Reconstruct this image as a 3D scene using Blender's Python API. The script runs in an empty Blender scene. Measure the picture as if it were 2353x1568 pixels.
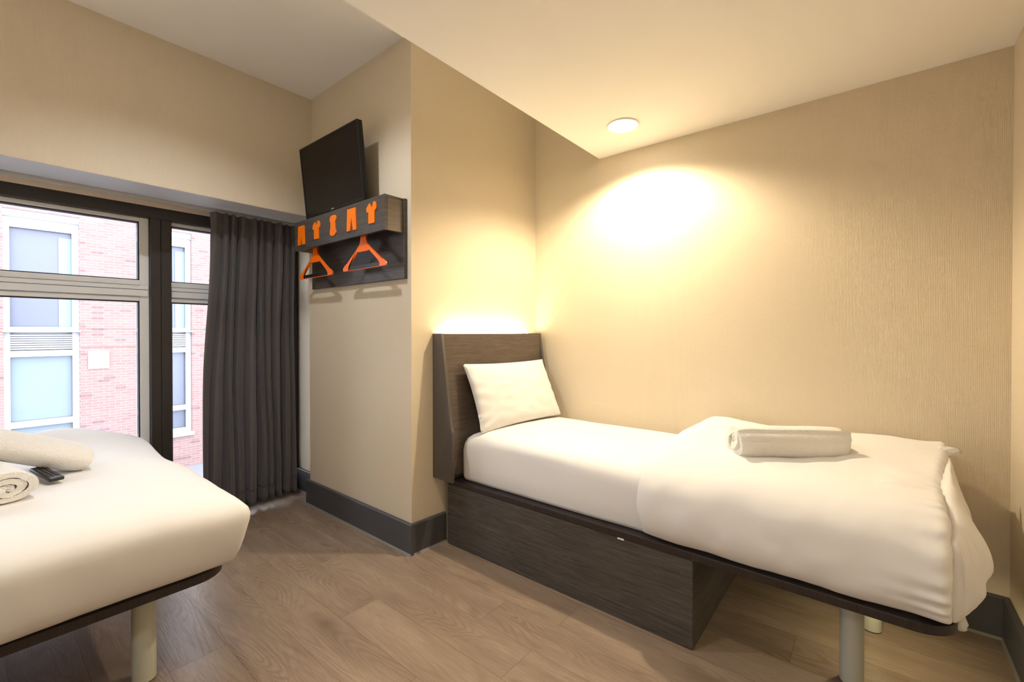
import bpy, bmesh, math, random
from mathutils import Vector, Matrix, noise
random.seed(7)
C = bpy.context.scene.collection
sc = bpy.context.scene
R = math.radians

# ------------------------------------------------------------------ camera
cam_d = bpy.data.cameras.new('camera'); cam = bpy.data.objects.new('camera', cam_d); C.objects.link(cam)
cam_d.sensor_width = 36.0; cam_d.lens = 1023.6355 / 2353 * 36.0
cam_d.shift_y = -13.845 / 2353; cam_d.clip_start = 0.02; cam_d.clip_end = 200
cam.location = (0, 0, 1.2); cam.rotation_euler = (R(90 - 0.43546), 0, R(39.32588))
sc.camera = cam

# ------------------------------------------------------------------ world, exposure
sc.view_settings.view_transform = 'Standard'; sc.view_settings.look = 'None'
sc.view_settings.exposure = 1.25; sc.view_settings.gamma = 1.0; sc.view_settings.use_curve_mapping = False
W = bpy.data.worlds.new('overcast_sky'); sc.world = W; W.use_nodes = True
bg = W.node_tree.nodes['Background']; bg.inputs[0].default_value = (0.80, 0.88, 1.0, 1); bg.inputs[1].default_value = 3.3
WARM = (1.0, 0.87, 0.66)
# lamp powers: over bed, high ceiling, added low ceiling fill, behind camera
P_BED, P_HIGH, P_MID, P_BACK = 50, 30, 22, 25
LED_STRENGTH = 20.0

# ------------------------------------------------------------------ helpers
def lin(r, g, b):
    f = lambda c: (c/255/12.92) if c/255 <= .04045 else ((c/255+.055)/1.055)**2.4
    return (f(r), f(g), f(b), 1.0)

def tag(o, label=None, cat=None, group=None, kind=None):
    if label: o['label'] = label
    if cat: o['category'] = cat
    if group: o['group'] = group
    if kind: o['kind'] = kind
    return o

def empty(name, loc=(0, 0, 0), rz=0):
    o = bpy.data.objects.new(name, None); C.objects.link(o); o.location = loc; o.rotation_euler = (0, 0, rz)
    o.empty_display_size = .05
    return o

def link(name, bm, mat=None, parent=None, smooth=False, kind=None, world=True):
    """bmesh in world coordinates -> one object, origin at its base centre"""
    me = bpy.data.meshes.new(name)
    bmesh.ops.recalc_face_normals(bm, faces=bm.faces[:])
    vs = [v.co for v in bm.verts]
    c = Vector(((min(v.x for v in vs)+max(v.x for v in vs))/2, (min(v.y for v in vs)+max(v.y for v in vs))/2, min(v.z for v in vs)))
    bmesh.ops.translate(bm, verts=bm.verts[:], vec=-c)
    bm.to_mesh(me); bm.free()
    o = bpy.data.objects.new(name, me); C.objects.link(o)
    if parent is not None:
        o.parent = parent
        # parents carry only location and z rotation
        m = Matrix.LocRotScale(parent.location, parent.rotation_euler, None)
        p = parent.parent
        while p is not None:
            m = Matrix.LocRotScale(p.location, p.rotation_euler, None) @ m; p = p.parent
        o.location = m.inverted() @ c
        if m.to_euler().z != 0: o.rotation_euler = (0, 0, -m.to_euler().z)
    else: o.location = c
    if mat:
        for mm in (mat if isinstance(mat, list) else [mat]): me.materials.append(mm)
    if smooth:
        for p in me.polygons: p.use_smooth = True
        if smooth != True:
            try: me.set_sharp_from_angle(angle=R(smooth))
            except Exception: pass
    if kind: o['kind'] = kind
    return o

def add_box(bm, x0, x1, y0, y1, z0, z1, bev=0, seg=2, M=None):
    vs = [bm.verts.new((x, y, z)) for z in (z0, z1) for y in (y0, y1) for x in (x0, x1)]
    fs = [bm.faces.new([vs[i] for i in q]) for q in ((0,2,3,1),(4,5,7,6),(0,1,5,4),(2,6,7,3),(0,4,6,2),(1,3,7,5))]
    geo = vs
    if bev:
        es = list({e for f in fs for e in f.edges})
        r = bmesh.ops.bevel(bm, geom=es, offset=bev, segments=seg, profile=.5, affect='EDGES')
        geo = list({v for f in r['faces'] for v in f.verts} | {v for v in vs if v.is_valid})
    if M is not None: bmesh.ops.transform(bm, matrix=M, verts=[v for v in geo if v.is_valid])
    return bm

def box(x0, x1, y0, y1, z0, z1, bev=0, seg=2, M=None):
    return add_box(bmesh.new(), x0, x1, y0, y1, z0, z1, bev, seg, M)

def add_prism(bm, pts, fmap, d0, d1):
    """2D outline pts, extruded; fmap(u,v,d) -> xyz"""
    a = [bm.verts.new(fmap(u, v, d0)) for u, v in pts]; b = [bm.verts.new(fmap(u, v, d1)) for u, v in pts]
    bm.faces.new(a); bm.faces.new(b[::-1]); n = len(pts)
    for i in range(n): bm.faces.new((a[i], b[i], b[(i+1) % n], a[(i+1) % n]))
    return bm

def prism(pts, fmap, d0, d1, bev=0):
    bm = add_prism(bmesh.new(), pts, fmap, d0, d1)
    if bev: bmesh.ops.bevel(bm, geom=bm.edges[:], offset=bev, segments=2, profile=.5, affect='EDGES')
    return bm

def add_lathe(bm, prof, cx, cy, n=48, M=None):
    rings = []
    for r, z in prof:
        rings.append([bm.verts.new((cx+r*math.cos(2*PI*i/n), cy+r*math.sin(2*PI*i/n), z)) for i in range(n)])
    for a, b in zip(rings, rings[1:]):
        for i in range(n): bm.faces.new((a[i], a[(i+1) % n], b[(i+1) % n], b[i]))
    bm.faces.new(rings[0]); bm.faces.new(rings[-1][::-1])
    return bm
PI = math.pi

def add_tube(bm, p0, p1, r, n=16):
    p0, p1 = Vector(p0), Vector(p1); d = (p1-p0).normalized()
    a = d.orthogonal().normalized(); b = d.cross(a)
    r0 = [bm.verts.new(p0+r*(math.cos(2*PI*i/n)*a+math.sin(2*PI*i/n)*b)) for i in range(n)]
    r1 = [bm.verts.new(p1+r*(math.cos(2*PI*i/n)*a+math.sin(2*PI*i/n)*b)) for i in range(n)]
    for i in range(n): bm.faces.new((r0[i], r0[(i+1) % n], r1[(i+1) % n], r1[i]))
    bm.faces.new(r0[::-1]); bm.faces.new(r1)
    return bm

def add_grid(bm, rows, closed_u=False, cap=False):
    V = [[bm.verts.new(p) for p in row] for row in rows]
    n = len(V[0])
    for a, b in zip(V, V[1:]):
        for i in range(n if closed_u else n-1): bm.faces.new((a[i], a[(i+1) % n], b[(i+1) % n], b[i]))
    if cap: bm.faces.new(V[0][::-1]); bm.faces.new(V[-1])
    return V

def nz(x, y, z, s=1.0, o=2):
    return noise.fractal(Vector((x*s, y*s, z*s)), 0.8, 2.0, o, noise_basis='PERLIN_ORIGINAL')

def sstep(a, b, x):
    t = min(1, max(0, (x-a)/(b-a))); return t*t*(3-2*t)

# ------------------------------------------------------------------ materials
class N:
    def __init__(s, name):
        s.m = bpy.data.materials.new(name); s.m.use_nodes = True; s.t = s.m.node_tree; s.t.nodes.clear()
        s.out = s.n('ShaderNodeOutputMaterial')
    def n(s, ty, **kw):
        x = s.t.nodes.new(ty)
        for k, v in kw.items():
            if k.startswith('i_'):
                x.inputs[k[2:].replace('_', ' ')].default_value = v
            else: setattr(x, k, v)
        return x
    def l(s, a, b): s.t.links.new(a, b)
    def math(s, op, a, b=None, c=None):
        x = s.n('ShaderNodeMath', operation=op)
        for i, v in enumerate((a, b, c)):
            if v is None: continue
            if isinstance(v, (int, float)): x.inputs[i].default_value = v
            else: s.l(v, x.inputs[i])
        return x.outputs[0]
    def comb(s, x, y, z):
        c = s.n('ShaderNodeCombineXYZ')
        for i, v in enumerate((x, y, z)):
            if isinstance(v, (int, float)): c.inputs[i].default_value = v
            else: s.l(v, c.inputs[i])
        return c.outputs[0]
    def pos(s):
        g = s.n('ShaderNodeNewGeometry'); sp = s.n('ShaderNodeSeparateXYZ'); s.l(g.outputs['Position'], sp.inputs[0])
        return sp.outputs, g.outputs['Position']
    def noise(s, vec, scale, detail=3, rough=.5, dist=0):
        x = s.n('ShaderNodeTexNoise'); x.inputs['Scale'].default_value = scale; x.inputs['Detail'].default_value = detail
        x.inputs['Roughness'].default_value = rough; x.inputs['Distortion'].default_value = dist
        if vec is not None: s.l(vec, x.inputs['Vector'])
        return x.outputs[0]
    def ramp(s, f, stops):
        x = s.n('ShaderNodeValToRGB'); e = x.color_ramp.elements
        while len(e) < len(stops): e.new(.5)
        for i, (p, c) in enumerate(stops): e[i].position = p; e[i].color = c
        s.l(f, x.inputs[0]); return x.outputs[0]
    def mix(s, f, a, b, mode='MIX'):
        x = s.n('ShaderNodeMix', data_type='RGBA', blend_type=mode)
        for i, v in ((0, f), (6, a), (7, b)):
            if isinstance(v, (int, float, tuple)): x.inputs[i].default_value = v
            else: s.l(v, x.inputs[i])
        return x.outputs[2]
    def bsdf(s, col, rough=.5, spec=.5, bump=None, bstr=.2, bdist=.01, metal=0, sheen=0, coat=0):
        b = s.n('ShaderNodeBsdfPrincipled')
        for k, v in (('Base Color', col), ('Roughness', rough)):
            if isinstance(v, (int, float, tuple)): b.inputs[k].default_value = v
            else: s.l(v, b.inputs[k])
        b.inputs['Specular IOR Level'].default_value = spec; b.inputs['Metallic'].default_value = metal
        if sheen: b.inputs['Sheen Weight'].default_value = sheen; b.inputs['Sheen Roughness'].default_value = .5
        if coat: b.inputs['Coat Weight'].default_value = coat
        if bump is not None:
            q = s.n('ShaderNodeBump'); q.inputs['Strength'].default_value = bstr; q.inputs['Distance'].default_value = bdist
            s.l(bump, q.inputs['Height']); s.l(q.outputs[0], b.inputs['Normal'])
        s.l(b.outputs[0], s.out.inputs[0]); s.b = b
        return s.m

def plain(name, col, rough=.5, spec=.5, metal=0, sheen=0, bscale=0, bstr=.1, bdist=.002):
    m = N(name); bump = None
    if bscale: _, p = m.pos(); bump = m.noise(p, bscale, 4)
    return m.bsdf(col, rough, spec, bump, bstr, bdist, metal, sheen)

def wallpaper():
    m = N('wallpaper'); (x, y, z), p = m.pos()
    s = m.math('ADD', x, y)
    rib = m.math('SINE', m.math('MULTIPLY', s, 2*PI/.0052))
    n1 = m.noise(m.comb(m.math('MULTIPLY', s, 260), 0, m.math('MULTIPLY', z, 110)), 1, 2)
    n2 = m.noise(p, 1.1, 3)
    n3 = m.noise(p, 340, 2)
    h = m.math('ADD', m.math('MULTIPLY', rib, .35), m.math('ADD', n1, n3))
    c = m.mix(n2, lin(222, 210, 187), lin(228, 217, 196))
    f = m.math('ADD', m.math('MULTIPLY', rib, .10), m.math('MULTIPLY', n1, 1.0))
    c = m.mix(m.math('MULTIPLY', f, .55), c, lin(204, 184, 150))
    return m.bsdf(c, .62, .3, h, .35, .0015)

def floor_mat():
    m = N('oak_vinyl_plank'); (x, y, z), p = m.pos()
    wv = .18
    yy = m.math('DIVIDE', m.math('SUBTRACT', y, 1.52), wv)
    row = m.math('FLOOR', yy); fy = m.math('FRACT', yy)
    par = m.math('FLOORED_MODULO', row, 2)
    par3 = m.math('FLOORED_MODULO', m.math('MULTIPLY', row, 1), 5)
    off = m.math('ADD', m.math('MULTIPLY', par, .27), m.math('MULTIPLY', m.math('FLOOR', m.math('DIVIDE', m.math('ADD', row, 40), 2)), .0))
    big = m.math('MULTIPLY', m.math('GREATER_THAN', m.math('ABSOLUTE', m.math('ADD', row, .5)), 2.4), m.math('MULTIPLY', par3, .23))
    xx = m.math('DIVIDE', m.math('ADD', m.math('ADD', x, 1.0), m.math('ADD', off, big)), 1.22)
    col = m.math('FLOOR', xx); fx = m.math('FRACT', xx)
    w = m.n('ShaderNodeTexWhiteNoise', noise_dimensions='2D'); m.l(m.comb(row, col, 0), w.inputs['Vector'])
    rnd = w.outputs['Value']
    ox = m.math('MULTIPLY', rnd, 37.0)
    # cathedral grain: contour lines of a stretched noise
    vec = m.comb(m.math('ADD', m.math('MULTIPLY', x, 1.35), ox), m.math('MULTIPLY', y, 7.5), ox)
    base = m.noise(vec, 1.0, 1.5, .35, .25)
    g = m.math('SINE', m.math('MULTIPLY', base, 150))
    g = m.math('MULTIPLY', m.math('ADD', g, 1), .5)
    g = m.math('POWER', g, 2.0)
    fine = m.noise(m.comb(m.math('MULTIPLY', x, 14), m.math('MULTIPLY', y, 330), ox), 1, 3, .6)
    broad = m.noise(m.comb(m.math('MULTIPLY', x, 1.6), m.math('MULTIPLY', y, 10), ox), 1, 3, .55)
    c = m.ramp(broad, [(.25, lin(122, 104, 89)), (.5, lin(140, 121, 104)), (.75, lin(157, 138, 120))])
    amp = m.ramp(m.noise(vec, 1.7, 1), [(.35, (.1, .1, .1, 1)), (.62, (1, 1, 1, 1))])
    gg = m.math('MULTIPLY', m.math('MULTIPLY', g, amp), .42)
    c = m.mix(gg, c, lin(88, 68, 53))
    c = m.mix(m.math('MULTIPLY', m.ramp(fine, [(.42, (0, 0, 0, 1)), (.7, (1, 1, 1, 1))]), .5), c, lin(96, 78, 63))
    # knots
    vo = m.n('ShaderNodeTexVoronoi'); vo.inputs['Scale'].default_value = 1.0; vo.inputs['Randomness'].default_value = 1
    m.l(m.comb(m.math('ADD', m.math('MULTIPLY', x, 1.5), ox), m.math('MULTIPLY', y, 4.2), ox), vo.inputs['Vector'])
    kn = m.ramp(m.math('ADD', vo.outputs['Distance'], m.math('MULTIPLY', m.math('SUBTRACT', fine, .5), .12)), [(.03, (1, 1, 1, 1)), (.2, (0, 0, 0, 1))])
    c = m.mix(m.math('MULTIPLY', kn, .55), c, lin(76, 58, 48))
    c = m.mix(.55, c, m.mix(rnd, lin(156, 130, 103), lin(178, 151, 120)), 'MIX') if False else m.mix(m.math('MULTIPLY', rnd, .22), c, lin(170, 150, 128))
    # joints
    ey = m.math('MINIMUM', fy, m.math('SUBTRACT', 1, fy)); ex = m.math('MULTIPLY', m.math('MINIMUM', fx, m.math('SUBTRACT', 1, fx)), 1.22/wv)
    j = m.math('LESS_THAN', m.math('MINIMUM', ey, ex), .0055)
    c = m.mix(m.math('MULTIPLY', j, .6), c, lin(78, 58, 44))
    h = m.math('SUBTRACT', m.math('ADD', m.math('MULTIPLY', fine, .6), m.math('MULTIPLY', g, .25)), j)
    rough = m.math('ADD', .26, m.math('MULTIPLY', fine, .16))
    return m.bsdf(c, rough, .45, h, .22, .001)

def dark_wood(name, along='x', d=(52, 48, 45), l=(98, 92, 87), rough=.42, vertical=False):
    m = N(name); (x, y, z), p = m.pos()
    if vertical: s = m.math('MULTIPLY', z, 3.0); a = m.math('ADD', x, y); b = m.math('MULTIPLY', a, 330)
    else:
        s = m.math('MULTIPLY', m.math('ADD', x, y), 4.0); b = m.math('MULTIPLY', z, 260); a = z
    n1 = m.noise(m.comb(s, b, 0), 1, 4, .65, .2)
    n2 = m.noise(m.comb(m.math('MULTIPLY', s, .5), m.math('MULTIPLY', b, .18), 0), 1, 3, .5, .6)
    w = m.math('SINE', m.math('MULTIPLY', n2, 70))
    f = m.math('ADD', m.math('MULTIPLY', n1, .8), m.math('ADD', m.math('MULTIPLY', w, .05), m.math('MULTIPLY', n2, .2)))
    c = m.ramp(f, [(.33, lin(*d)), (.5, lin(*[(q+r)//2 for q, r in zip(d, l)])), (.68, lin(*l))])
    return m.bsdf(c, rough, .5, n1, .3, .0008)

def fabric(name, col, weave=900, rough=.85, bstr=.12, sheen=.1, wr=0):
    m = N(name); (x, y, z), p = m.pos()
    a = m.noise(p, weave, 2)
    h = a
    if wr:
        b = m.noise(p, wr, 3, .5); h = m.math('ADD', m.math('MULTIPLY', a, .15), m.math('MULTIPLY', b, 1.0))
    return m.bsdf(col, rough, .25, h, bstr, .002 if not wr else .004, 0, sheen)

def terry(name, col):
    m = N(name); (x, y, z), p = m.pos()
    v = m.n('ShaderNodeTexVoronoi'); v.inputs['Scale'].default_value = 330; m.l(p, v.inputs['Vector'])
    a = m.noise(p, 120, 3, .7)
    h = m.math('ADD', v.outputs['Distance'], a)
    c = m.mix(m.math('MULTIPLY', a, .35), col, (col[0]*.78, col[1]*.76, col[2]*.72, 1))
    return m.bsdf(c, .95, .1, h, .7, .004, 0, .35)

def emit(name, col, s):
    m = N(name); e = m.n('ShaderNodeEmission'); e.inputs[0].default_value = (*col[:3], 1); e.inputs[1].default_value = s
    m.l(e.outputs[0], m.out.inputs[0]); return m.m

def glass(name, tint=(1, 1, 1, 1), f=1.0):
    m = N(name); t = m.n('ShaderNodeBsdfTransparent'); t.inputs[0].default_value = tint
    g = m.n('ShaderNodeBsdfGlossy'); g.inputs['Roughness'].default_value = .02
    fr = m.n('ShaderNodeFresnel'); fr.inputs[0].default_value = 1.35
    x = m.n('ShaderNodeMixShader'); m.l(m.math('MULTIPLY', fr.outputs[0], f), x.inputs[0]); m.l(t.outputs[0], x.inputs[1]); m.l(g.outputs[0], x.inputs[2])
    m.l(x.outputs[0], m.out.inputs[0]); return m.m

def brick():
    m = N('haze_paled_brick'); (x, y, z), p = m.pos()
    b = m.n('ShaderNodeTexBrick'); b.offset = .5; b.squash = 1
    b.inputs['Scale'].default_value = 1; b.inputs['Mortar Size'].default_value = .006; b.inputs['Mortar Smooth'].default_value = .3
    b.inputs['Brick Width'].default_value = .215; b.inputs['Row Height'].default_value = .068; b.inputs['Bias'].default_value = -.2
    b.inputs['Color1'].default_value = lin(142, 114, 110); b.inputs['Color2'].default_value = lin(132, 102, 97); b.inputs['Mortar'].default_value = lin(151, 141, 139)  # brick colours paled to stand for bright haze
    m.l(m.comb(y, z, 0), b.inputs['Vector'])
    w = m.n('ShaderNodeTexWhiteNoise', noise_dimensions='2D')
    m.l(m.comb(m.math('FLOOR', m.math('DIVIDE', z, .068)), m.math('FLOOR', m.math('DIVIDE', m.math('ADD', y, m.math('MULTIPLY', m.math('FLOORED_MODULO', m.math('FLOOR', m.math('DIVIDE', z, .068)), 2), .1075)), .215)), 0), w.inputs['Vector'])
    dk = m.math('GREATER_THAN', w.outputs['Value'], .955)
    c = m.mix(m.math('MULTIPLY', dk, .45), b.outputs['Color'], lin(90, 70, 79))
    n = m.noise(p, .7, 3)
    c = m.mix(m.math('MULTIPLY', n, .25), c, lin(154, 126, 117))
    return m.bsdf(c, .9, .2)

M_WALL = wallpaper(); M_FLOOR = floor_mat()
M_CEIL = plain('white_ceiling_paint', lin(246, 243, 238), .7, .3, bscale=60, bstr=.05)
M_SOFFIT = plain('grey_white_reveal_paint', lin(205, 205, 208), .5, .4)
M_SKIRT = plain('dark_grey_skirting', lin(74, 73, 76), .42, .5, bscale=25, bstr=.04)
M_SEAL = plain('grey_floor_sealant', lin(122, 118, 110), .5)
M_DWOOD = dark_wood('dark_laminate')
M_DWOOD_L = dark_wood('dark_laminate_headboard', d=(72, 62, 55), l=(110, 97, 86))
M_EDGE = dark_wood('dark_edge_band', vertical=True, d=(28, 22, 22), l=(60, 50, 48))
M_HBSIDE = plain('charcoal_laminate', lin(84, 77, 73), .38, .5, bscale=30, bstr=.03)
M_SHEET = fabric('white_sheet', lin(228, 226, 224), 700, .9, .12, .1, wr=14)
M_DUVET = fabric('white_duvet_cover', lin(228, 226, 224), 600, .9, .10, .15, wr=9)
M_PILLOW = fabric('white_pillowcase', lin(228, 226, 224), 700, .9, .15, .1, wr=22)
M_TOWEL = terry('white_terry', lin(250, 247, 242))
M_CURTAIN = fabric('charcoal_curtain_cloth', lin(124, 117, 114), 900, .85, .15, .25)
M_BLACKFR = plain('black_window_frame', lin(48, 45, 44), .4, .5)
M_GREYFR = plain('pale_grey_casement', lin(226, 226, 224), .4, .5)
M_GASKET = plain('black_gasket', lin(30, 30, 32), .6)
M_ORANGE = plain('orange_acrylic', lin(255, 126, 0), .38, .5)
M_ORANGE_H = plain('orange_hanger_plastic', lin(255, 112, 0), .35, .5)
M_BLACKPL = plain('black_plastic', lin(26, 24, 24), .35, .5)
M_SCREEN = plain('tv_screen_glass', lin(15, 12, 13), .22, .25)
M_BEZEL = plain('tv_bezel', lin(16, 15, 15), .35, .35)
M_SILVER = plain('silver', lin(200, 200, 200), .3, .5, 1)
M_LEG = plain('satin_metal_leg', lin(196, 198, 186), .38, .5, 0)
M_RUBBER = plain('black_rubber_foot', lin(20, 20, 20), .7)
M_TRIM = plain('white_metal_trim', lin(240, 238, 232), .35, .5)
M_LENS = emit('lit_lamp_lens', (1, .93, .78), 14)
M_LED = emit('lit_led_strip', (1, .85, .55), LED_STRENGTH)
M_LED_FILL = emit('added_fill_strip', (1, .93, .82), 30)
M_SMALL = emit('added_lamp_glow', (1, .9, .7), 1.2)
M_GLASS = glass('window_glass'); M_BRICK = brick()
M_STONE = plain('white_stone_trim', lin(170, 169, 172), .8)
M_FGLASS = plain('facade_window_glass', lin(104, 107, 122), .25, .5)
M_FGLASS2 = plain('net_curtain_behind_glass', lin(116, 128, 138), .3, .5)
M_BLIND = plain('pale_blue_curtain', lin(124, 144, 151), .5, .5)
M_PAVE = plain('pavement', lin(124, 124, 131), .9)
M_BOARDBLANK = plain('pale_chipboard', lin(176, 148, 110), .7)

# ------------------------------------------------------------------ room shell
X0 = -3.03      # face of the wall over the window
XB = -3.42      # window plane
YP = 1.51       # pillar face
YL = 2.56       # long wall
XR = 0.404      # right wall
YBK = -1.62     # wall behind the camera
ZH, ZL = 2.80, 2.303
XL = -1.377     # edge of the lowered ceiling
YREC = 1.60     # side of the window recess
ZS = 1.991      # recess soffit
XP, XA = -1.937, -1.881   # pillar corner, alcove corner

link('floor', box(-3.9, XR+.2, YBK-.2, YL+.2, -.1, 0), M_FLOOR, kind='structure')
bm = box(-3.2, XL, YBK-.2, YL+.2, ZH, ZH+.15); add_box(bm, XL, XR+.2, YBK-.2, YL+.2, ZL, ZH+.15)
link('ceiling', bm, M_CEIL, kind='structure')
link('wall_back', box(XA-.4, XR+.2, YL, YL+.2, 0, ZH), M_WALL, kind='structure')
link('wall_right', box(XR, XR+.2, YBK-.2, YL, 0, ZH), M_WALL, kind='structure')
link('wall_front', box(-3.9, XR+.2, YBK-.2, YBK, 0, ZH), M_WALL, kind='structure')
# pillar with the slightly skewed alcove wall
pts = [(X0-.032, YP), (XP, YP), (XA, YL), (XA, YL+.2), (X0-.032, YL+.2)]
link('wall_pillar', prism(pts, lambda u, v, d: (u, v, d), 0, ZH), M_WALL, kind='structure')
link('wall_recess', box(-3.9, X0-.032, YREC, YREC+.3, 0, ZH), M_WALL, kind='structure')
link('wall_left', box(X0-.35, X0, YBK, YREC, ZS, ZH), M_WALL, kind='structure')
link('trim_1', box(XB, X0-.0015, YBK, YREC, ZS-.0015, ZS+.02), M_SOFFIT, kind='structure')
# cream strip between soffit and frame
link('trim_2', box(XB-.1, XB+.008, YBK, YREC, 1.961, ZS-.0015), plain('cream_packer', lin(222, 206, 186), .6), kind='structure')

def skirt(name, a, b, nrm, ends=(0, 0)):
    """skirting board from a to b standing off the wall by its thickness along nrm"""
    a, b, nrm = Vector((*a, 0)), Vector((*b, 0)), Vector((*nrm, 0)).normalized()
    d = (b-a).normalized(); a2 = a - d*ends[0]; b2 = b + d*ends[1]
    f = lambda u, v, dd: tuple(a2 + nrm*u + d*dd + Vector((0, 0, v)))
    L = (b2-a2).length
    o = link(name, prism([(0.001, 0), (.02, 0), (.02, .160), (.017, .165), (.001, .165)], f, 0, L), M_SKIRT, kind='structure')
    link('floor_sealant', prism([(.02, 0), (.028, 0), (.020, .009)], f, 0, L), M_SEAL, o)
    return o
skirt('baseboard_pillar', (X0-.032, YP), (XP, YP), (0, -1), (.02, .02))
skirt('baseboard_pillar_side', (X0-.032, YREC-.02), (X0-.032, YP), (-1, 0), (0, 0))
skirt('baseboard_alcove', (XP, YP), (XP+.0118, YP+.2215), (1, -.0533), (0, 0))
skirt('baseboard_back', (-.52, YL), (XR, YL), (0, -1))
skirt('baseboard_right', (XR, YL), (XR, YBK), (-1, 0), (-.02, 0))
skirt('baseboard_recess', (-3.9, YREC), (X0-.052, YREC), (0, -1))
skirt('baseboard_front', (XB, YBK), (XR, YBK), (0, 1), (0, -.02))

# ------------------------------------------------------------------ window
w1 = empty('window_1', (XB, 0, 0)); w1['kind'] = 'structure'
def wb(name, x0, x1, y0, y1, z0, z1, mat, par=w1, bev=.002):
    return link(name, box(x0, x1, y0, y1, z0, z1, bev, 1), mat, par, smooth=30)
# black outer frame
bm = box(XB-.14, XB, YBK+.02, YREC, 1.892, 1.962, .003, 1); add_box(bm, XB-.14, XB, YBK+.02, YREC, 0, .07, .003, 1)
add_box(bm, XB-.14, XB, 1.578, YREC, .07, 1.892, .003, 1); add_box(bm, XB-.14, XB, YBK+.02, YBK+.1, .07, 1.892, .003, 1)
link('outer_frame', bm, M_BLACKFR, w1, smooth=30)
for yc in (.757, -.76):
    bm = box(XB-.12, XB, yc-.051, yc-.0012, .07, 1.892, .002, 1); add_box(bm, XB-.12, XB, yc+.0012, yc+.051, .07, 1.892, .002, 1)
    add_box(bm, XB-.11, XB-.006, yc-.0012, yc+.0012, .07, 1.892)
    link('mullion', bm, M_BLACKFR, w1, smooth=30)
def casement(y0, y1, sl, sr):
    a, b = XB-.10, XB-.035
    e = empty('casement', (0, (y0+y1)/2, .07)); e.parent = w1; e.location = (0, (y0+y1)/2, .07)
    def P(nm, bm, mt): return link(nm, bm, mt, e, smooth=30)
    bm = box(a, b, y0, y0+sl, .07, 1.892, .003, 1); add_box(bm, a, b, y1-sr, y1, .07, 1.892, .003, 1)
    add_box(bm, a, b, y0+sl, y1-sr, 1.868, 1.892, .003, 1); add_box(bm, a, b, y0+sl, y1-sr, .07, .13, .003, 1)
    P('casement_frame', bm, M_GREYFR)
    bm = box(a, b, y0+sl, y1-sr, 1.385, 1.411, .002, 1); add_box(bm, a, b+.012, y0+.006, y1-.006, 1.414, 1.452, .002, 1)
    add_box(bm, a, b+.012, y0+.006, y1-.006, 1.455, 1.478, .002, 1); add_box(bm, a, b, y0+sl, y1-sr, 1.481, 1.512, .002, 1)
    P('transom', bm, M_GREYFR)
    g = .006
    bm = bmesh.new()
    for z0, z1 in ((.13, 1.385), (1.512, 1.868)):
        for q in ((y0+sl, y0+sl+g, z0, z1), (y1-sr-g, y1-sr, z0, z1), (y0+sl, y1-sr, z0, z0+g), (y0+sl, y1-sr, z1-g, z1)):
            add_box(bm, a+.01, b-.012, *q)
    P('gasket', bm, M_GASKET)
    for z0, z1 in ((.13, 1.385), (1.512, 1.868)):
        P('pane', box(a+.028, a+.034, y0+sl+g, y1-sr-g, z0+g, z1-g), M_GLASS)
casement(-.708, .705, .06, .045); casement(.809, 1.576, .008, .03); casement(YBK+.1, -.812, .05, .05)

# ------------------------------------------------------------------ building opposite
XF = -15.0
bd = empty('brick_building', (XF, 2.3, -2.6))
tag(bd, 'haze-paled red brick building across the street, seen through the window, with white framed windows', 'building')
cols = [0.495+2.29*k - 2.29*3 for k in range(9)]
bm = bmesh.new()
zs = [(-2.6, -1.70), (3.96, 6.2)]
for z0, z1 in zs: add_box(bm, XF-.4, XF, cols[0]-2, cols[-1]+4, z0, z1)
ys = [cols[0]-2] + [v for c in cols for v in (c, c+1.225)] + [cols[-1]+4]
for i in range(0, len(ys), 2): add_box(bm, XF-.4, XF, ys[i], ys[i+1], -1.70, 3.96)
link('facade_wall', bm, M_BRICK, bd)
for c in cols[2:6]:
    f = box(XF-.16, XF-.09, c+.00, c+1.225, 3.70, 3.80); y0, y1 = c, c+1.225
    for q in ((y0, y0+.10, -1.62, 3.70), (y1-.12, y1, -1.62, 3.70), (y0+.1, y1-.12, 3.57, 3.70), (y0+.1, y1-.12, 1.20, 1.31),
              (y0+.1, y1-.12, .62, .76), (y0+.1, y1-.12, -1.0, -.86), (y0+.1, y1-.12, -1.62, -1.5)): add_box(f, XF-.16, XF-.09, *q)
    add_box(f, XF-.16, XF-.04, y0, y1, 3.80, 3.96)
    add_box(f, XF-.16, XF+.04, y0-.02, y1+.02, 1.19, 1.225)
    fo = link('facade_window', f, M_STONE, bd)
    bm = bmesh.new()
    for k in range(7): add_box(bm, XF-.15, XF-.10, y0+.1, y1-.12, .785+k*.052, .785+k*.052+.034)
    link('louvre', bm, M_STONE, fo)
    link('pane', box(XF-.22, XF-.2, y0+.1, y1-.12, 1.31, 3.57), M_FGLASS, fo)
    link('pane', box(XF-.22, XF-.2, y0+.1, y1-.12, -.86, .62), M_FGLASS2 if c < 1.5 else M_FGLASS, fo)
    link('pane', box(XF-.22, XF-.2, y0+.1, y1-.12, -1.5, -1.0), M_FGLASS2 if c < 1.5 else M_FGLASS, fo)
    link('window_curtain', box(XF-.2, XF-.18, y1-.34, y1-.12, 1.31, 3.45), M_BLIND, fo)
    link('back_panel', box(XF-.3, XF-.24, y0, y1, -1.7, 3.96), M_STONE, fo)
    link('stone_sill', box(XF-.16, XF+.06, y0-.04, y1+.04, -1.72, -1.62), M_STONE, fo)
link('wall_plaque', box(XF, XF+.03, 1.86, 2.25, .28, .72), M_STONE, bd)
M_BAND = plain('band_brick', lin(132, 100, 95), .9)  # thin bands in a plain dull brick colour
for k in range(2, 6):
    for z in (1.27, .81): link('brick_band', box(XF-.001, XF+.008, cols[k]+1.235, cols[k+1]-.01, z, z+.014), M_BAND, bd)
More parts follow.
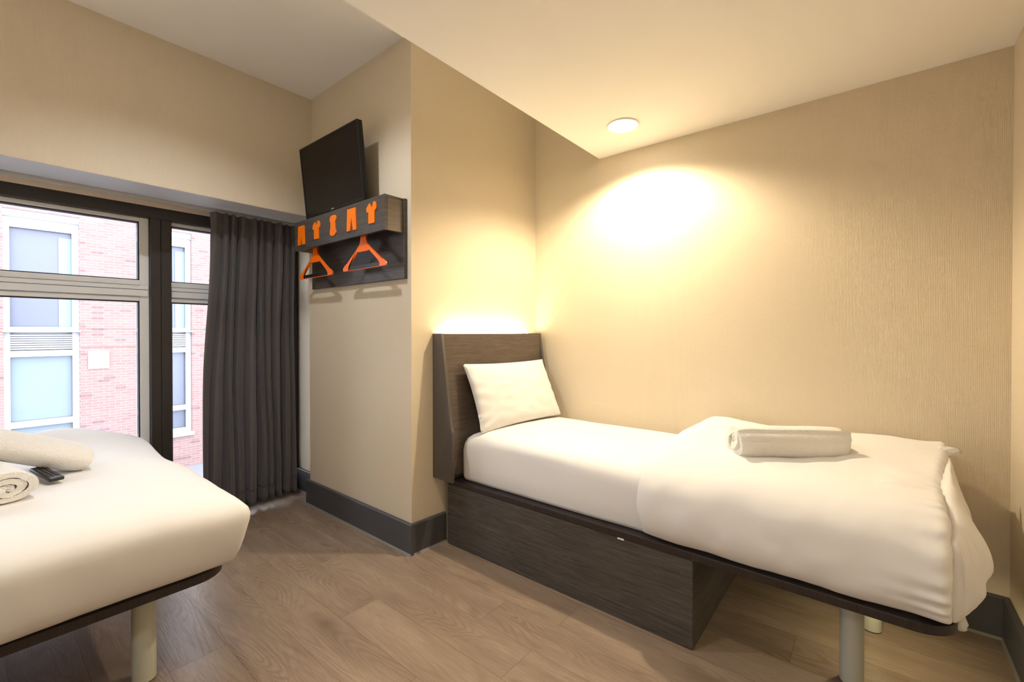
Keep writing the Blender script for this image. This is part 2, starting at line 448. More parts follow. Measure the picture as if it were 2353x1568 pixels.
link('ground', box(-60, -3.95, -40, 40, -2.8, -2.6), M_PAVE, kind='structure')

# ------------------------------------------------------------------ curtain
cu = empty('window_curtain', (-3.29, 1.23, .05))
tag(cu, 'charcoal grey pleated curtain drawn to the right end of the window, hanging to the floor', 'curtain')
NU, NV = 300, 70
def curt(u, v, back=0):
    z = .045 + (1.962-.045)*v
    z += .006*math.sin(u*9)*(1-v)
    yl = .975 + (.922-.975)*sstep(1, .35, v) ; yr = 1.500 - .012*sstep(.1, .6, v)*sstep(1, .6, v) + .006*(1-v)
    # fold centres drift with height
    ph = u*9.5 + .30*math.sin(u*6.3+1)*(1-v) + .16*math.sin(u*17+v*3)
    pinch = math.exp(-((v-.945)/.02)**2)
    amp = .068*(.62+.38*(1-v)) * (.75+.25*math.sin(u*23+2)) * (1-.45*pinch)
    sh = 2*abs(math.sin(PI*ph))**.75 - 1.15
    y = yl + (yr-yl)*u + .012*math.cos(2*PI*ph)*(1-v*.4) + .004*nz(u*9, v*2, 0)
    x = -3.268 + amp*sh + .008*nz(u*5, v*3, 4)
    # small headed pleats above the hooks
    if v > .93: x += .006*math.sin(2*PI*ph*2+1)
    return (x-back, y, z)
bm = bmesh.new()
rows = [[curt(i/NU, j/NV) for i in range(NU+1)] for j in range(NV+1)]
add_grid(bm, rows)
bmesh.ops.solidify(bm, geom=bm.faces[:], thickness=.003)
cl = link('curtain_cloth', bm, M_CURTAIN, cu, smooth=True)
bm = bmesh.new()
add_grid(bm, [[(p[0]+.0022, p[1], p[2]) for p in [curt(i/NU, j/NV*.052/.9)for i in range(NU+1)]] for j in (60, 63)])
bmesh.ops.solidify(bm, geom=bm.faces[:], thickness=.001)
link('hem_seam', bm, M_CURTAIN, cu, smooth=True)
tr = link('curtain_track', box(-3.335, -3.305, -1.5, 1.53, 1.972, ZS-.0015, .002, 1), plain('track_white', lin(190, 188, 184), .4))
tag(tr, 'thin pale curtain track fixed under the window soffit', 'curtain track')

# ------------------------------------------------------------------ clothes rack with motifs
rx0, rx1, ry = -2.985, -1.981, 1.374
rk = empty('clothes_rack', (-2.48, YP, 1.487))
tag(rk, 'dark wood effect wall rack with orange clothing cut-outs, below the television', 'clothes rack')
YB = YP-.0005
link('back_panel', box(rx0, rx1+.012, YP-.02, YB, 1.487, 1.918, .0015, 1), M_DWOOD, rk, smooth=30)
link('front_panel', box(rx0, rx1, ry, ry+.018, 1.731, 1.918, .001, 1), M_DWOOD, rk, smooth=30)
link('side_panel', box(rx1-.018, rx1, ry+.018, YP-.02, 1.733, 1.905, .001, 1), dark_wood('lamplit_rack_end', d=(92, 80, 66), l=(132, 116, 96)), rk, smooth=30)  # end panel colour lightened as if lit by the downlight
link('side_panel', box(rx0, rx0+.018, ry+.018, YP-.02, 1.733, 1.905, .001, 1), M_BOARDBLANK, rk, smooth=30)
link('top_panel', box(rx0, rx1, ry+.018, YP-.02, 1.905, 1.918, .001, 1), M_DWOOD, rk, smooth=30)
bm = bmesh.new(); add_tube(bm, (rx0+.018, 1.412, 1.80), (rx1-.018, 1.412, 1.80), .011)
link('hanging_rail', bm, M_BLACKPL, rk, smooth=30)
def motif(name, pts, cx, zc, s=1.0, sx=1.0):
    f = lambda u, v, d: (cx+u*s*sx, ry-d, zc+v*s)
    b = add_prism(bmesh.new(), pts, f, .0, .005)
    link(name, b, M_ORANGE, rk)
trou = [(-.04, .061), (.043, .061), (.052, -.061), (.018, -.061), (.002, .012), (-.012, -.061), (-.047, -.061)]
shirt = [(-.035, .047), (-.018, .058), (-.006, .036), (.001, .030), (.008, .036), (.018, .060), (.034, .060), (.047, .047), (.047, .022), (.030, .011), (.030, -.052), (-.030, -.052), (-.030, .011), (-.047, .012), (-.050, .034)]
tie = [(-.036, .042), (-.030, .054), (-.015, .060), (.018, .060), (.032, .054), (.037, .042), (.033, .030), (.024, .018), (.026, -.02), (.037, -.043), (.022, -.056), (.0, -.063), (-.026, -.056), (-.037, -.043), (-.028, -.01), (-.026, .018), (-.034, .026)]
motif('trouser_motif', trou, -2.889, 1.823, 1.0, .95); motif('shirt_motif', shirt, -2.690, 1.825, .97, .95)
motif('tie_motif', tie, -2.491, 1.828); motif('trouser_motif', trou, -2.293, 1.831, 1.02, .98); motif('shirt_motif', shirt, -2.094, 1.832, 1.0, .95)

def hanger(cx, zc, label):
    """flat orange hanger in the plane y = 1.412; zc = height of its bottom bar"""
    yh = 1.412
    h = empty('coat_hanger', (cx, yh, zc)); tag(h, label, 'coat hanger', 'orange coat hangers on the wall rack')
    f = lambda u, v, d: (cx+u, yh+d, zc+v)
    w = .214
    def arm(s):
        return [(s*.026, .108), (s*.030, .120), (s*.044, .098), (s*(w-.040), .0285), (s*(w-.038), .033), (s*(w-.026), .026), (s*(w-.024), .020), (s*(w-.006), .010), (s*w, .0), (s*(w-.004), -.010), (s*(w-.06), -.010), (s*(w-.062), .008), (s*(w-.07), .010), (s*(w-.065), .020)]
    body = [(-.028, .245), (.028, .245), (.029, .150), (.038, .128), (.064, .105)]
    body += [(w-.046, .0325), (w-.042, .027), (w-.037, .030), (w-.020, .020), (w-.003, .008), (w, -.002), (w-.006, -.012), (w-.058, -.012), (w-.060, .006), (w-.070, .008), (w-.066, .0185), (.056, .089), (.046, .085)]
    body = body[:5] + body[5:]
    right = body[:]
    left = [(-u, v) for u, v in right[2:]][::-1]
    outline = [(-.028, .245)] + [(.028, .245)] + right[2:] + left
    bm = add_prism(bmesh.new(), outline, f, -.004, .004)
    bmesh.ops.triangulate(bm, faces=[q for q in bm.faces if len(q.verts) > 4])
    link('hanger_body', bm, M_ORANGE_H, h)
    bm = bmesh.new(); add_box(bm, cx-w+.058, cx+w-.058, yh-.004, yh+.004, zc-.009, zc+.012, .001, 1)
    link('trouser_bar', bm, M_BLACKPL, h)
    bm = bmesh.new(); add_box(bm, cx-w+.05, cx+w-.05, yh-.0045, yh+.0045, zc-.0122, zc-.0100)
    link('bar_rim', bm, M_ORANGE_H, h)
hanger(-2.782, 1.560, 'left orange plastic coat hanger, under the second shirt-shaped motif, hanging partly past the panel edge')
hanger(-2.234, 1.566, 'right orange plastic coat hanger, hanging below the right pair of orange trousers')

# ------------------------------------------------------------------ television
tv = empty('television', (-2.50, YP, 1.93)); tag(tv, 'black flat screen television mounted on the wall above the clothes rack, tilted down', 'television')
tl = math.atan2(.045, .44)
Mtv = Matrix.Translation((-2.540, 1.397, 1.932)) @ Matrix.Rotation(tl, 4, 'X')
hw, hh, th = .334, .437, .034
def tvb(nm, x0, x1, y0, y1, z0, z1, mt, bev=.002, par=tv): return link(nm, box(x0, x1, y0, y1, z0, z1, bev, 2, Mtv), mt, par, smooth=30)
bm = box(-hw, hw, .004, th, 0, hh, .004, 2, Mtv)
add_box(bm, -hw*.75, hw*.75, th-.002, th+.014, .06, hh-.09, .012, 2, Mtv)
link('housing', bm, M_BEZEL, tv, smooth=30)
bm = bmesh.new()
for q in ((-hw, hw, 0, .020), (-hw, hw, hh-.011, hh), (-hw, -hw+.011, .020, hh-.011), (hw-.011, hw, .020, hh-.011)): add_box(bm, q[0], q[1], 0, .006, q[2], q[3], .001, 1, Mtv)
link('bezel', bm, M_BEZEL, tv, smooth=30)
tvb('screen', -hw+.011, hw-.011, .0025, .005, .020, hh-.011, M_SCREEN, 0)
tvb('maker_badge', -.016, .014, -.001, .001, .006, .013, M_SILVER, 0)
tvb('status_light', -.29, -.268, .004, .010, -.004, .001, M_SILVER, 0)
link('wall_bracket', box(-2.60, -2.40, 1.425, YB, 2.06, 2.24, .004, 1), M_BLACKPL, tv)

# ------------------------------------------------------------------ soft-goods helpers
def pad(x0, x1, y0, y1, prof, rc, crown, nzf, nu=36, ntop=16, keep_bottom=True):
    """rounded cushion: prof = [(inset, z)...] bottom to top, then crown(x,y) adds height on top"""
    bm = bmesh.new()
    def outline(ins):
        a0, a1, b0, b1 = x0+ins, x1-ins, y0+ins, y1-ins; r = max(.002, rc-ins*.5)
        P = []
        for (cx, cy, t0) in ((a1-r, b1-r, 0), (a0+r, b1-r, 90), (a0+r, b0+r, 180), (a1-r, b0+r, 270)):
            for k in range(9): t = R(t0+k*90/8); P.append((cx+r*math.cos(t), cy+r*math.sin(t)))
        out = []
        for i in range(len(P)):
            p, q = P[i], P[(i+1) % len(P)]; out.append(p)
            if (i+1) % 9 == 0:
                for k in range(1, nu): out.append((p[0]+(q[0]-p[0])*k/nu, p[1]+(q[1]-p[1])*k/nu))
        return out
    rows = []
    for ins, z in prof:
        rows.append([(x, y, z) for x, y in outline(ins)])
    last = rows[-1]; cx, cy = (x0+x1)/2, (y0+y1)/2
    hx, hy = (x1-x0)/2, (y1-y0)/2
    for k in range(1, ntop+1):
        t = 1-(k/(ntop+.001)); row = []
        for (x, y, z) in last:
            # shrink towards the long centre line
            if hx > hy: lx = cx+max(-(hx-hy), min(hx-hy, x-cx)); ly = cy
            else: lx = cx; ly = cy+max(-(hy-hx), min(hy-hx, y-cy))
            row.append((lx+(x-lx)*t, ly+(y-ly)*t, z))
        rows.append(row)
    out = []
    for row in rows:
        rr = []
        for (x, y, z) in row:
            f = sstep(prof[0][1], prof[-1][1], z)
            zz = z + crown(x, y)*f
            dx, dy = nzf(x, y, zz)[:2]; dz = nzf(x, y, zz)[2]
            rr.append((x+dx, y+dy, zz+dz*f))
        out.append(rr)
    V = add_grid(bm, out, closed_u=True)
    bm.faces.new(V[0])
    bmesh.ops.remove_doubles(bm, verts=bm.verts[:], dist=.0004)
    return bm

def leg(par, x, y, z1):
    b = bmesh.new(); add_lathe(b, [(.034, .004), (.034, z1)], x, y, 40)
    o = link('leg', b, M_LEG, par, smooth=40)
    b = bmesh.new(); add_lathe(b, [(.032, 0), (.032, .005)], x, y, 40); link('foot_pad', b, M_RUBBER, o)

def board(x0, x1, y0, y1, z0, z1, r, round_at):
    pts = []
    for (cx, cy, t0, key) in ((x1, y1, 0, 'a'), (x0, y1, 90, 'b'), (x0, y0, 180, 'c'), (x1, y0, 270, 'd')):
        if key in round_at:
            sx = -1 if cx == x1 else 1; sy = -1 if cy == y1 else 1
            for k in range(11): t = R(t0+k*9); pts.append((cx+sx*r+r*math.cos(t), cy+sy*r+r*math.sin(t)))
        else: pts.append((cx, cy))
    bm = add_prism(bmesh.new(), pts, lambda u, v, d: (u, v, d), z0, z1)
    es = [e for e in bm.edges if abs(e.verts[0].co.z-e.verts[1].co.z) < 1e-6]
    bmesh.ops.bevel(bm, geom=es, offset=.003, segments=2, profile=.5, affect='EDGES')
    return bm

# ------------------------------------------------------------------ single bed
sb = empty('single_bed', (-.85, 2.12, 0))
tag(sb, 'single bed in the alcove, dark wood plinth and base board on round metal legs', 'bed')
link('plinth', box(-1.878, -.53, 1.716, 2.52, .001, .339, .001, 1), M_DWOOD, sb, smooth=30)
bo = link('base_board', board(-1.845, .185, 1.713, 2.53, .341, .369, .10, 'ad'), M_EDGE, sb, smooth=40)
link('board_joint', box(-.8480, -.8462, 1.7122, 1.7138, .3425, .3675), M_GASKET, sb)
link('fixing_tag', box(-.834, -.806, 1.7125, 1.7155, .3345, .3408), M_TRIM, sb)
lx, ly = .02, 2.12
bl = link('added_under_bed_lamp', box(lx-.03, lx+.03, ly-.03, ly+.03, .333, .3405, .002), M_SMALL, sb)  # unseen lamp added to brighten the floor under the bed foot
ld = bpy.data.lights.new('under_bed_fill', 'SPOT'); ld.energy = 1.5; ld.color = (1, .85, .50); ld.spot_size = R(172); ld.spot_blend = .3; ld.shadow_soft_size = .02
lo = bpy.data.objects.new('under_bed_fill', ld); C.objects.link(lo); lo.parent = bl; lo.location = (0, 0, -.012)
leg(sb, -.062, 1.912, .341); leg(sb, -.012, 2.305, .341)
def mcrown(x, y):
    return .038*math.sqrt(max(0, 1-((y-2.14)/.42)**2))*min(1, max(0, (x+1.83)/.15)**.6 if x > -1.83 else 0)
def mn(x, y, z):
    e = math.exp(-((y-1.75)/.03)**2)
    w = .004*math.sin((x*3+z*26)*1.4)*e*sstep(.37, .5, z)
    return (.003*nz(x*6, y*6, z*9) + .06*(y-1.74)*sstep(-1.2, -1.8, x), w + .006*nz(x*2.2, 7, z*12)*e, .0035*nz(x*3, y*3, 1, 1))
mt = link('mattress', pad(-1.818, .12, 1.750, 2.535, [(.016, .3695), (.006, .375), (.001, .39), (0, .46), (.001, .53), (.006, .565), (.020, .590), (.045, .604), (.08, .612)], .055, mcrown, mn, 60, 18), M_SHEET, sb, smooth=True)

# headboard (own thing, fixed to the wall) in the slightly skewed wall frame
ang = math.atan2(.056, 1.05)
def H(n, t, z): # offset from the alcove wall, along the wall, height
    return (XP + t*math.sin(ang) + n*math.cos(ang), YP + t*math.cos(ang) - n*math.sin(ang), z)
hb = empty('headboard', H(.08, .58, .38))
tag(hb, 'dark wood effect headboard with charcoal sides and a glowing light strip along its top', 'headboard')
T0, T1 = .142, 1.018
side = [(.001, 1.189), (.076, 1.189), (.157, .680), (.167, .655), (.167, .382), (.001, .382)]
for a in (T0, T1-.018):
    link('side_panel', prism(side, lambda u, v, d: H(u, d, v), a, a+.018, .0008), M_HBSIDE, hb, smooth=30)
face = [(.060, 1.188), (.0755, 1.188), (.109, .62), (.110, .40), (.085, .40), (.085, .62)]
link('front_panel', prism(face, lambda u, v, d: H(u, d, v), T0+.018, T1-.018), M_DWOOD_L, hb, smooth=30)
link('shelf', prism([(.001, 1.12), (.060, 1.12), (.060, 1.132), (.001, 1.132)], lambda u, v, d: H(u, d, v), T0+.018, T1-.018), M_HBSIDE, hb)
link('light_diffuser', prism([(.052, 1.180), (.058, 1.180), (.058, 1.191), (.052, 1.191)], lambda u, v, d: H(u, d, v), T0+.09, T1-.12), M_LED, hb)
link('light_strip', prism([(.008, 1.1325), (.048, 1.1325), (.048, 1.140), (.008, 1.140)], lambda u, v, d: H(u, d, v), T0+.05, T1-.09), M_LED, hb)

def headboard2():
    """unseen headboard of the double bed, with a light strip added as fill"""
    f = lambda n, t, z: (-3.36+t, YBK+n, z)
    w = 1.60
    h = empty('headboard', f(.08, w/2, .38)); tag(h, 'wide dark wood effect headboard with an added light strip, unseen at the head of the double bed', 'headboard')
    for a in (0, w-.018): link('side_panel', prism(side, lambda u, v, d: f(u, d, v), a, a+.018, .0008), M_HBSIDE, h, smooth=30)
    link('front_panel', prism(face, lambda u, v, d: f(u, d, v), .018, w-.018), M_DWOOD_L, h, smooth=30)
    link('shelf', prism([(.001, 1.12), (.060, 1.12), (.060, 1.132), (.001, 1.132)], lambda u, v, d: f(u, d, v), .018, w-.018), M_HBSIDE, h)
    link('light_strip', prism([(.008, 1.1325), (.048, 1.1325), (.048, 1.140), (.008, 1.140)], lambda u, v, d: f(u, d, v), .05, w-.05), M_LED_FILL, h)  # added strip, out of view, for soft fill light in the room
headboard2()

# pillow
def pillow(c, thick, name, label, mat):
    BL, BR, TL, TR = [Vector(q) for q in c]
    n = (BR-BL).cross(TL-BL).normalized()
    K = 44; bm = bmesh.new()
    def P(i, j, s):
        u, v = i/K*2-1, j/K*2-1
        # concave sides, pointed corners
        uu = u*(1-.045*(1-v*v)); vv = v*(1-.050*(1-u*u))
        a, b = (uu+1)/2, (vv+1)/2
        p = (BL*(1-a)+BR*a)*(1-b) + (TL*(1-a)+TR*a)*b
        h = thick*((1-abs(u)**2.6)*(1-abs(v)**2.4))**.55
        cr = math.exp(-((abs(u)-.93)/.10)**2)+math.exp(-((abs(v)-.93)/.10)**2)
        h += .009*nz(u*2.2+s, v*2.2, 3)*(h/thick) + .006*math.sin((u if abs(v) > abs(u) else v)*16+3*nz(u*2, v*2, 9))*cr*(h/thick)**.7*.6
        h += .004*math.sin(18*(v-u)+2)*math.exp(-((u+.8)**2+(v+.75)**2)/.06)
        return p + n*(h*s*(1.0 if s > 0 else .65))
    F = [[P(i, j, 1) for i in range(K+1)] for j in range(K+1)]
    B = [[P(i, j, -1) for i in range(K+1)] for j in range(K+1)]
    add_grid(bm, F); add_grid(bm, B)
    bmesh.ops.remove_doubles(bm, verts=bm.verts[:], dist=.0006)
    o = link(name, bm, mat, smooth=True); tag(o, label, 'pillow'); return o
pillow([(-1.690, 1.795, .634), (-1.605, 2.475, .655), (-1.800, 1.759, 1.018), (-1.765, 2.480, 1.012)], .068, 'pillow',
       'white pillow leaning against the headboard on the single bed', M_PILLOW)

# duvet on the single bed: folded shell over the mattress
def duvet_single():
    bm = bmesh.new(); NX, NP = 150, 170
    outer = [(1.722, .384), (1.710, .392), (1.697, .42), (1.687, .47), (1.687, .53), (1.698, .588), (1.730, .632), (1.775, .667), (1.84, .690), (1.93, .705), (2.05, .718), (2.2, .735), (2.35, .752), (2.46, .755), (2.515, .740), (2.540, .70), (2.543, .66)]
    inner = [(1.740, .386), (1.735, .43), (1.730, .52), (1.745, .60), (1.79, .645), (1.9, .662), (2.05, .670), (2.3, .670), (2.5, .664), (2.538, .655)]
    def samp(pl, n):
        L = [0]
        for a, b in zip(pl, pl[1:]): L.append(L[-1]+math.dist(a, b))
        r = []
        for k in range(n):
            s = L[-1]*k/(n-1); i = max(j for j in range(len(L)) if L[j] <= s+1e-9); i = min(i, len(pl)-2)
            t = (s-L[i])/(L[i+1]-L[i]); t = t
            r.append((pl[i][0]*(1-t)+pl[i+1][0]*t, pl[i][1]*(1-t)+pl[i+1][1]*t))
        return r
    O = samp(outer, NP); I = samp(inner, NP)
    # smooth the sampled outline
    for _ in range(20): O = [O[0]]+[((O[k-1][0]+2*O[k][0]+O[k+1][0])/4, (O[k-1][1]+2*O[k][1]+O[k+1][1])/4) for k in range(1, NP-1)]+[O[-1]]
    rows = []
    for i in range(NX+1):
        u = i/NX
        ro, ri = [], []
        for k in range(NP):
            v = k/(NP-1)
            y, z = O[k]; yi, zi = I[k]
            xl = -.770 + .03*v + .010*math.sin(v*9) + .006*nz(v*8, 1, 2) + .035*sstep(.12, 0, v)
            xr = .168 + .070*sstep(.40, 1, v) + .004*nz(v*20, 3, 1)
            x = xl + (xr-xl)*u
            L = xr-xl; d0 = u*L; d1 = (1-u)*L
            f = 1.0
            if d0 < .10: f = math.sqrt(max(0, 1-(1-d0/.10)**2))
            if d1 < .03: f = min(f, math.sqrt(max(0, 1-(1-d1/.03)**2)))
            bump = 0
            if v > .62:
                bump = .006*math.exp(-((x+.60)/.09)**2)*sstep(.62, .95, v) - .014*math.exp(-((x+.30)/.13)**2)*sstep(.62, .95, v) + .012*math.exp(-((x-.03)/.1)**2)*sstep(.7, .95, v)
            w = .008*nz(x*3.5, v*5, 2) + .004*nz(x*10, v*9, 5)
            # puckers along the seam at the foot end
            pk = .012*math.sin(v*150+4*math.sin(v*17))*math.exp(-d1/.045)*(.5+.8*nz(v*7, 4, 4))
            hemz = 0
            if v < .06: hemz = .002*math.sin(x*23)*(1-v/.06)
            yo = y + (-w-pk*(1 if v < .55 else .2))*(1 if v < .6 else 0)
            zo = z + (w+pk)*(1 if v >= .4 else 0) + bump + hemz
            ro.append((x, yi+(yo-yi)*f, zi+(zo-zi)*f)); ri.append((x, yi, zi))
        rows.append(ro+ri[::-1])
    add_grid(bm, rows, closed_u=True)
    bmesh.ops.remove_doubles(bm, verts=bm.verts[:], dist=.0003)
    return bm
dv = link('duvet', duvet_single(), M_DUVET, smooth=True)
tag(dv, 'white duvet folded over the foot half of the single bed, below the rolled towel', 'duvet')

def duvet_tail():
    """the rest of the folded duvet hanging over the foot of the bed"""
    bm = bmesh.new(); NY, NP = 130, 110
    rows = []
    for i in range(NY+1):
        u = i/NY; y = 1.745 + (2.49-1.745)*u
        end = min(1, math.sqrt(max(0, 1-(1-min(1, u/.16))**2)), math.sqrt(max(0, 1-(1-min(1, (1-u)/.10))**2)))
        end = max(.02, end)
        zt = .625 + .08*sstep(1.74, 2.02, y) + .02*u ; zb = .362 + .02*math.sin(u*5) - .02*math.exp(-((u-.25)/.1)**2)
        # bulge outwards; lower part fatter
        row = []
        for k in range(NP):
            t = k/NP*2*PI
            cz = (zt+zb)/2; hz = (zt-zb)/2*(.80+.20*end)
            zz = math.sin(t); xx = math.cos(t)
            z = cz + hz*math.copysign(abs(zz)**.85, zz)
            lo = sstep(.76, .52, z); lo2 = sstep(.30, .45, z)
            xo = .170 + (.036+.040*lo*lo2 + .016*u)*end
            xb = .172 + .045*sstep(.55, .72, z)*sstep(0, 1, u)
            xo = max(xo, xb+.02)
            x = xb + (xo-xb)*xx if xx > 0 else xb + .05*xx
            # radiating creases from the inner lower corner
            a = math.atan2(z-.40, (y-1.80))
            cr = .014*math.sin(a*7+1.5*nz(y*4, z*4, 1))*math.exp(-((math.hypot(z-.44, y-1.92)-.13)/.11)**2)
            cr = (cr + .005*nz(y*9, z*7, 2) + .003*math.sin(y*38+z*12)*sstep(.55, .7, z))*sstep(.38, .52, z)
            rr = math.hypot(z-.43, y-1.80); th_ = math.degrees(a)
            for A in (-6, 14, 33, 52, 74, 96):
                A2 = A + 9*math.sin(rr*14+A)
                cr -= .011*math.exp(-(rr*R(th_-A2)/.011)**2)*sstep(.03, .08, rr)*sstep(.34+.04*math.sin(A), .16, rr)*sstep(.36, .42, z)
            cr += .005*nz(y*14, z*5, 7)*sstep(.5, .62, z)
            if xx > 0: x += cr*xx*end
            row.append((x, y+.010*nz(z*4, u*2, 5)*sstep(.34, .5, z), z))
        rows.append(row)
    add_grid(bm, rows, closed_u=True, cap=True)
    return bm
link('hanging_fold', duvet_tail(), M_DUVET, dv, smooth=True)
# small pinched corners of the fold
for (a, b, c2, r0) in (((.178, 1.84, .395), (.190, 1.86, .330), (.203, 1.87, .322), .028), ((.19, 2.36, .735), (.225, 2.38, .745), (.25, 2.39, .742), .016)):
    bm = bmesh.new()
    a, b, c2 = Vector(a), Vector(b), Vector(c2); rows = []
    for k in range(9):
        t = k/8; p = a*(1-t)**2+b*2*t*(1-t)+c2*t*t; r = r0*(1-.35*t)*math.sqrt(max(.02, 1-t**5))
        d = (c2-a).normalized(); e1 = d.cross(Vector((1, 0, .3))).normalized(); e2 = d.cross(e1)
        rows.append([p+e1*r*math.cos(2*PI*j/18)*1.4+e2*r*math.sin(2*PI*j/18)*.8+e2*.003*math.sin(j*2.2+k) for j in range(18)])
    add_grid(bm, rows, closed_u=True, cap=True)
    link('pinched_corner', bm, M_DUVET, dv, smooth=True)

# ------------------------------------------------------------------ rolled towels: thick spiral sheets
def towel(name, label, A, B, w, h, turns, t, phase=0, hand=1, grp=None, seed=0, zlift=0, soft=0, ridges=()):
    """axis from A to B (centre line), cross-section w wide, h high"""
    A, B = Vector(A), Vector(B); ax = (B-A); L = ax.length; ax.normalize()
    up = Vector((0, 0, 1)); sd = ax.cross(up).normalized(); up = sd.cross(ax)
    bm = bmesh.new(); NS = int(turns*60); Rm = .5
    prof = []
    rmin = .10*Rm
    for k in range(NS+1):
        q = k/NS; th = phase + hand*2*PI*turns*(1-q)
        r = rmin + (Rm-rmin)*(1-q)  # q=0 outside
        r += .02*nz(math.cos(th)*1.5, math.sin(th)*1.5, seed+q*3)*(q)
        if q < .9/turns:
            dg = math.degrees(th) % 360
            for a0 in ridges: r += .022*math.exp(-((dg-a0)/3.5)**2) - .020*math.exp(-((dg-a0+8)/4)**2)
        prof.append((r, th, q))
    sp = (Rm-rmin)/turns
    NL = 26; rows = []
    for i in range(NL+1):
        s = i/NL; x = s*L
        e = min(s, 1-s)*L
        endr = (1-.06*math.exp(-e/.008))*(1-soft*math.exp(-(e/.03)**2))
        row_o, row_i = [], []
        for (r, th, q) in prof:
            taper = 1 if q > .012 else (.6+.4*q/.012)
            tt = sp*.46*taper
            jit = .012*nz(r*8, th*1.2, seed)*(1 if e < .02 else .4)
            tele = (.010*math.sin(q*21+seed)*(1-q) + .006*nz(q*9, seed, 1))*(1 if s > .5 else -1)*math.exp(-e/.02)
            for lst, rr in ((row_o, r), (row_i, r-tt*1.94)):
                rr = max(.01, rr)*endr
                sag = 1
                u = rr*math.cos(th); v = rr*math.sin(th)
                # superellipse squash: flat underside
                if v < -.36: v = -.36 + (v+.36)*.35
                p = A + ax*(x+tele) + sd*(u*w + .003*nz(x*6, th, seed)) + up*((v)*h*(1.0) + .003*nz(x*5, th+3, seed))
                lst.append(p)
        rows.append(row_o+row_i[::-1])
    V = add_grid(bm, rows, closed_u=True)
    n = NS+1
    for ring in (V[0], V[-1]):
        for k in range(n-1):
            try: bm.faces.new((ring[k], ring[k+1], ring[2*n-2-k], ring[2*n-1-k]))
            except Exception: pass
    zmin = min(v.co.z for v in bm.verts)
    bmesh.ops.translate(bm, verts=bm.verts[:], vec=(0, 0, zlift-zmin))
    o = link(name, bm, M_TOWEL, smooth=60); tag(o, label, 'towel', grp); return o
towel('rolled_towel', 'white rolled bath towel lying on the duvet of the single bed', (-.450, 1.965, .78), (-.108, 2.190, .78), .165, .172, 2.3, .02, phase=R(292), hand=1, seed=3, zlift=.696, soft=.04, ridges=(18, 42))
towel('rolled_towel', 'large white rolled towel resting across the small roll and the double bed', (-2.475, .300, .720), (-2.50, -.25, .960), .26, .150, 1.6, .02, phase=R(200), hand=-1, seed=8, zlift=.646, soft=.14)
towel('rolled_towel', 'small tightly rolled white towel with its spiral end facing out, on the double bed', (-2.140, .078, .72), (-2.54, -.01, .72), .180, .128, 2.9, .02, phase=R(250), hand=1, seed=5, zlift=.648)

# ------------------------------------------------------------------ remote
rm = empty('remote_control', (-2.33, .185, .655)); tag(rm, 'black remote control wedged between the two rolled towels on the double bed', 'remote control')
Mr = Matrix.Translation((-2.285, .200, .660)) @ Matrix.Rotation(R(193), 4, 'Z') @ Matrix.Rotation(R(-5), 4, 'Y')
link('remote_body', box(0, .175, -.021, .021, 0, .014, .005, 3, Mr), M_BLACKPL, rm, smooth=40)
bm = bmesh.new()
for i in range(9):
    for j in range(3): add_box(bm, .022+i*.015, .031+i*.015, -.014+j*.011, -.007+j*.011, .013, .0165, .001, 1, Mr)
link('button_grid', bm, plain('grey_rubber_buttons', lin(70, 68, 68), .6), rm)

# ------------------------------------------------------------------ double bed
db = empty('double_bed', (-2.57, -.4, 0))
tag(db, 'double bed by the window with a dark wood base board on a pale round leg', 'bed')
link('base_board', board(-3.34, -1.779, -1.44, .588, .341, .369, .10, 'ab'), M_EDGE, db, smooth=40)
link('plinth', box(-3.30, -1.80, -1.44, -.12, .001, .3405, .001, 1), M_DWOOD, db, smooth=30)
leg(db, -1.952, .378, .341); leg(db, -3.14, .374, .341)
def m2n(x, y, z): return (0, 0, 0)
link('mattress', pad(-3.33, -1.80, -1.42, .565, [(.02, .3695), (.004, .385), (0, .42), (0, .55), (.01, .575), (.03, .588)], .05, lambda x, y: .01, m2n, 20, 6), M_SHEET, db, smooth=True)
def dcr(x, y):
    b = .038*math.exp(-((x+3.10)/.20)**2-((y-.27)/.15)**2) + .030*math.exp(-((x+3.15)/.2)**2)*sstep(-.3, .3, y)
    b -= .020*sstep(.35, .60, y)*sstep(-3.0, -2.2, x) + .040*sstep(.36, .60, y)*sstep(-2.3, -2.8, x)
    return b
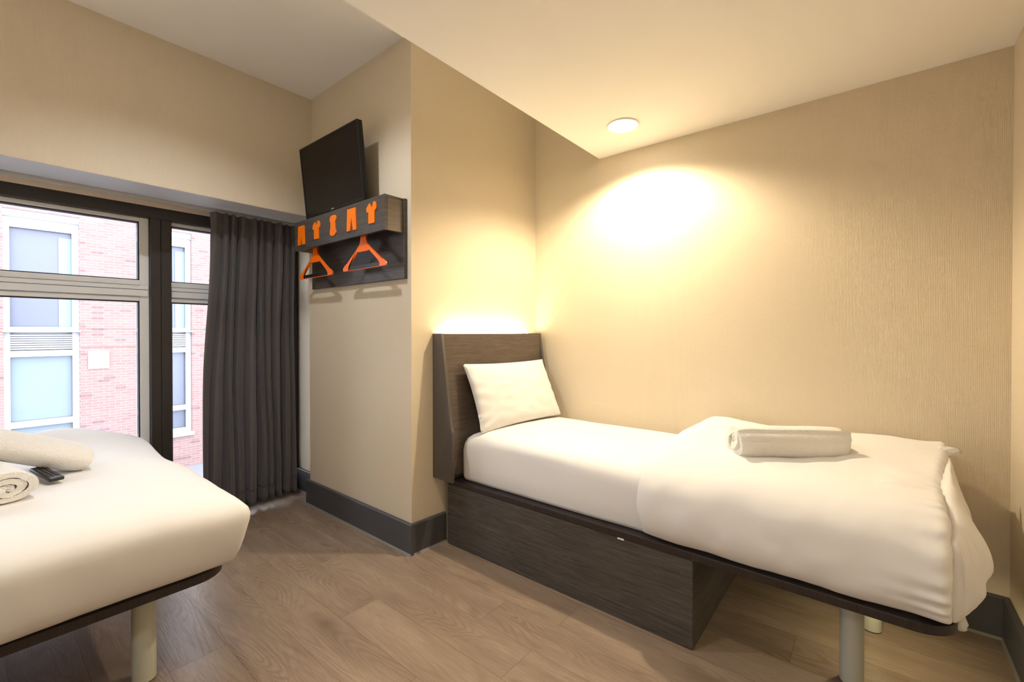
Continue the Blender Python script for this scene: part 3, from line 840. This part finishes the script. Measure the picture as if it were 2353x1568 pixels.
def dn(x, y, z):
    e = sstep(.66, .5, z)
    a = .007*nz(y*3.1, z*4, 2)+.003*nz(y*9, z*7, 6)
    return (a*e, .006*nz(x*4, z*5, 8)*e, .006*nz(x*2.3, y*2.3, 1)+.0025*nz(x*9, y*7, 3))
def bedpad():
    prof = [(.080, .384), (.056, .388), (.042, .402), (.030, .430), (.019, .470), (.009, .515), (.002, .548), (.0, .570), (.006, .594), (.022, .614), (.052, .631), (.10, .643), (.15, .649), (.20, .651)]
    return pad(-3.375, -1.700, -.95, .635, prof, .030, dcr, dn, 70, 26)
dd = link('duvet', bedpad(), M_DUVET, smooth=True)
tag(dd, 'white duvet spread over the double bed by the window, under the towels', 'duvet')

# ------------------------------------------------------------------ ceiling lamps
def downlight(x, y, z, power, label, size=150, blend=.5, col=WARM, soft=.03):
    e = empty('ceiling_downlight', (x, y, z)); tag(e, label, 'ceiling light')
    e.location = (x, y, z)
    b = bmesh.new(); add_lathe(b, [(.082, z-.0005), (.084, z-.004), (.080, z-.007), (.072, z-.006)], x, y, 56)
    link('trim_ring', b, M_TRIM, e, smooth=40)
    b = bmesh.new(); add_lathe(b, [(.071, z-.0062), (.069, z-.0085)], x, y, 48)
    link('lens', b, M_LENS, e)
    ld = bpy.data.lights.new('downlight_beam', 'SPOT'); ld.energy = power; ld.color = col; ld.spot_size = R(size); ld.spot_blend = blend; ld.shadow_soft_size = soft
    lo = bpy.data.objects.new('downlight_beam', ld); C.objects.link(lo); lo.parent = e; lo.location = (0, 0, -.016)
    return e
downlight(-1.055, 2.222, ZL, P_BED, 'round recessed ceiling lamp, lit, over the middle of the single bed', 146, .5, (1.0, .83, .57))
downlight(-2.02, .62, ZH, P_HIGH, 'round recessed ceiling lamp in the high ceiling above the double bed', 136, .6, (.88, .92, 1.0))
downlight(-1.0, .80, ZL, P_MID, 'added ceiling lamp, out of view, in the low ceiling in front of the single bed', 112, .6, (1, .89, .66), .08)  # unseen lamp added to lift the floor and plinth beside the bed
downlight(-.10, -1.10, ZL, P_BACK, 'round recessed ceiling lamp in the low ceiling behind the camera', 150, .5, (1, .97, .96), .08)
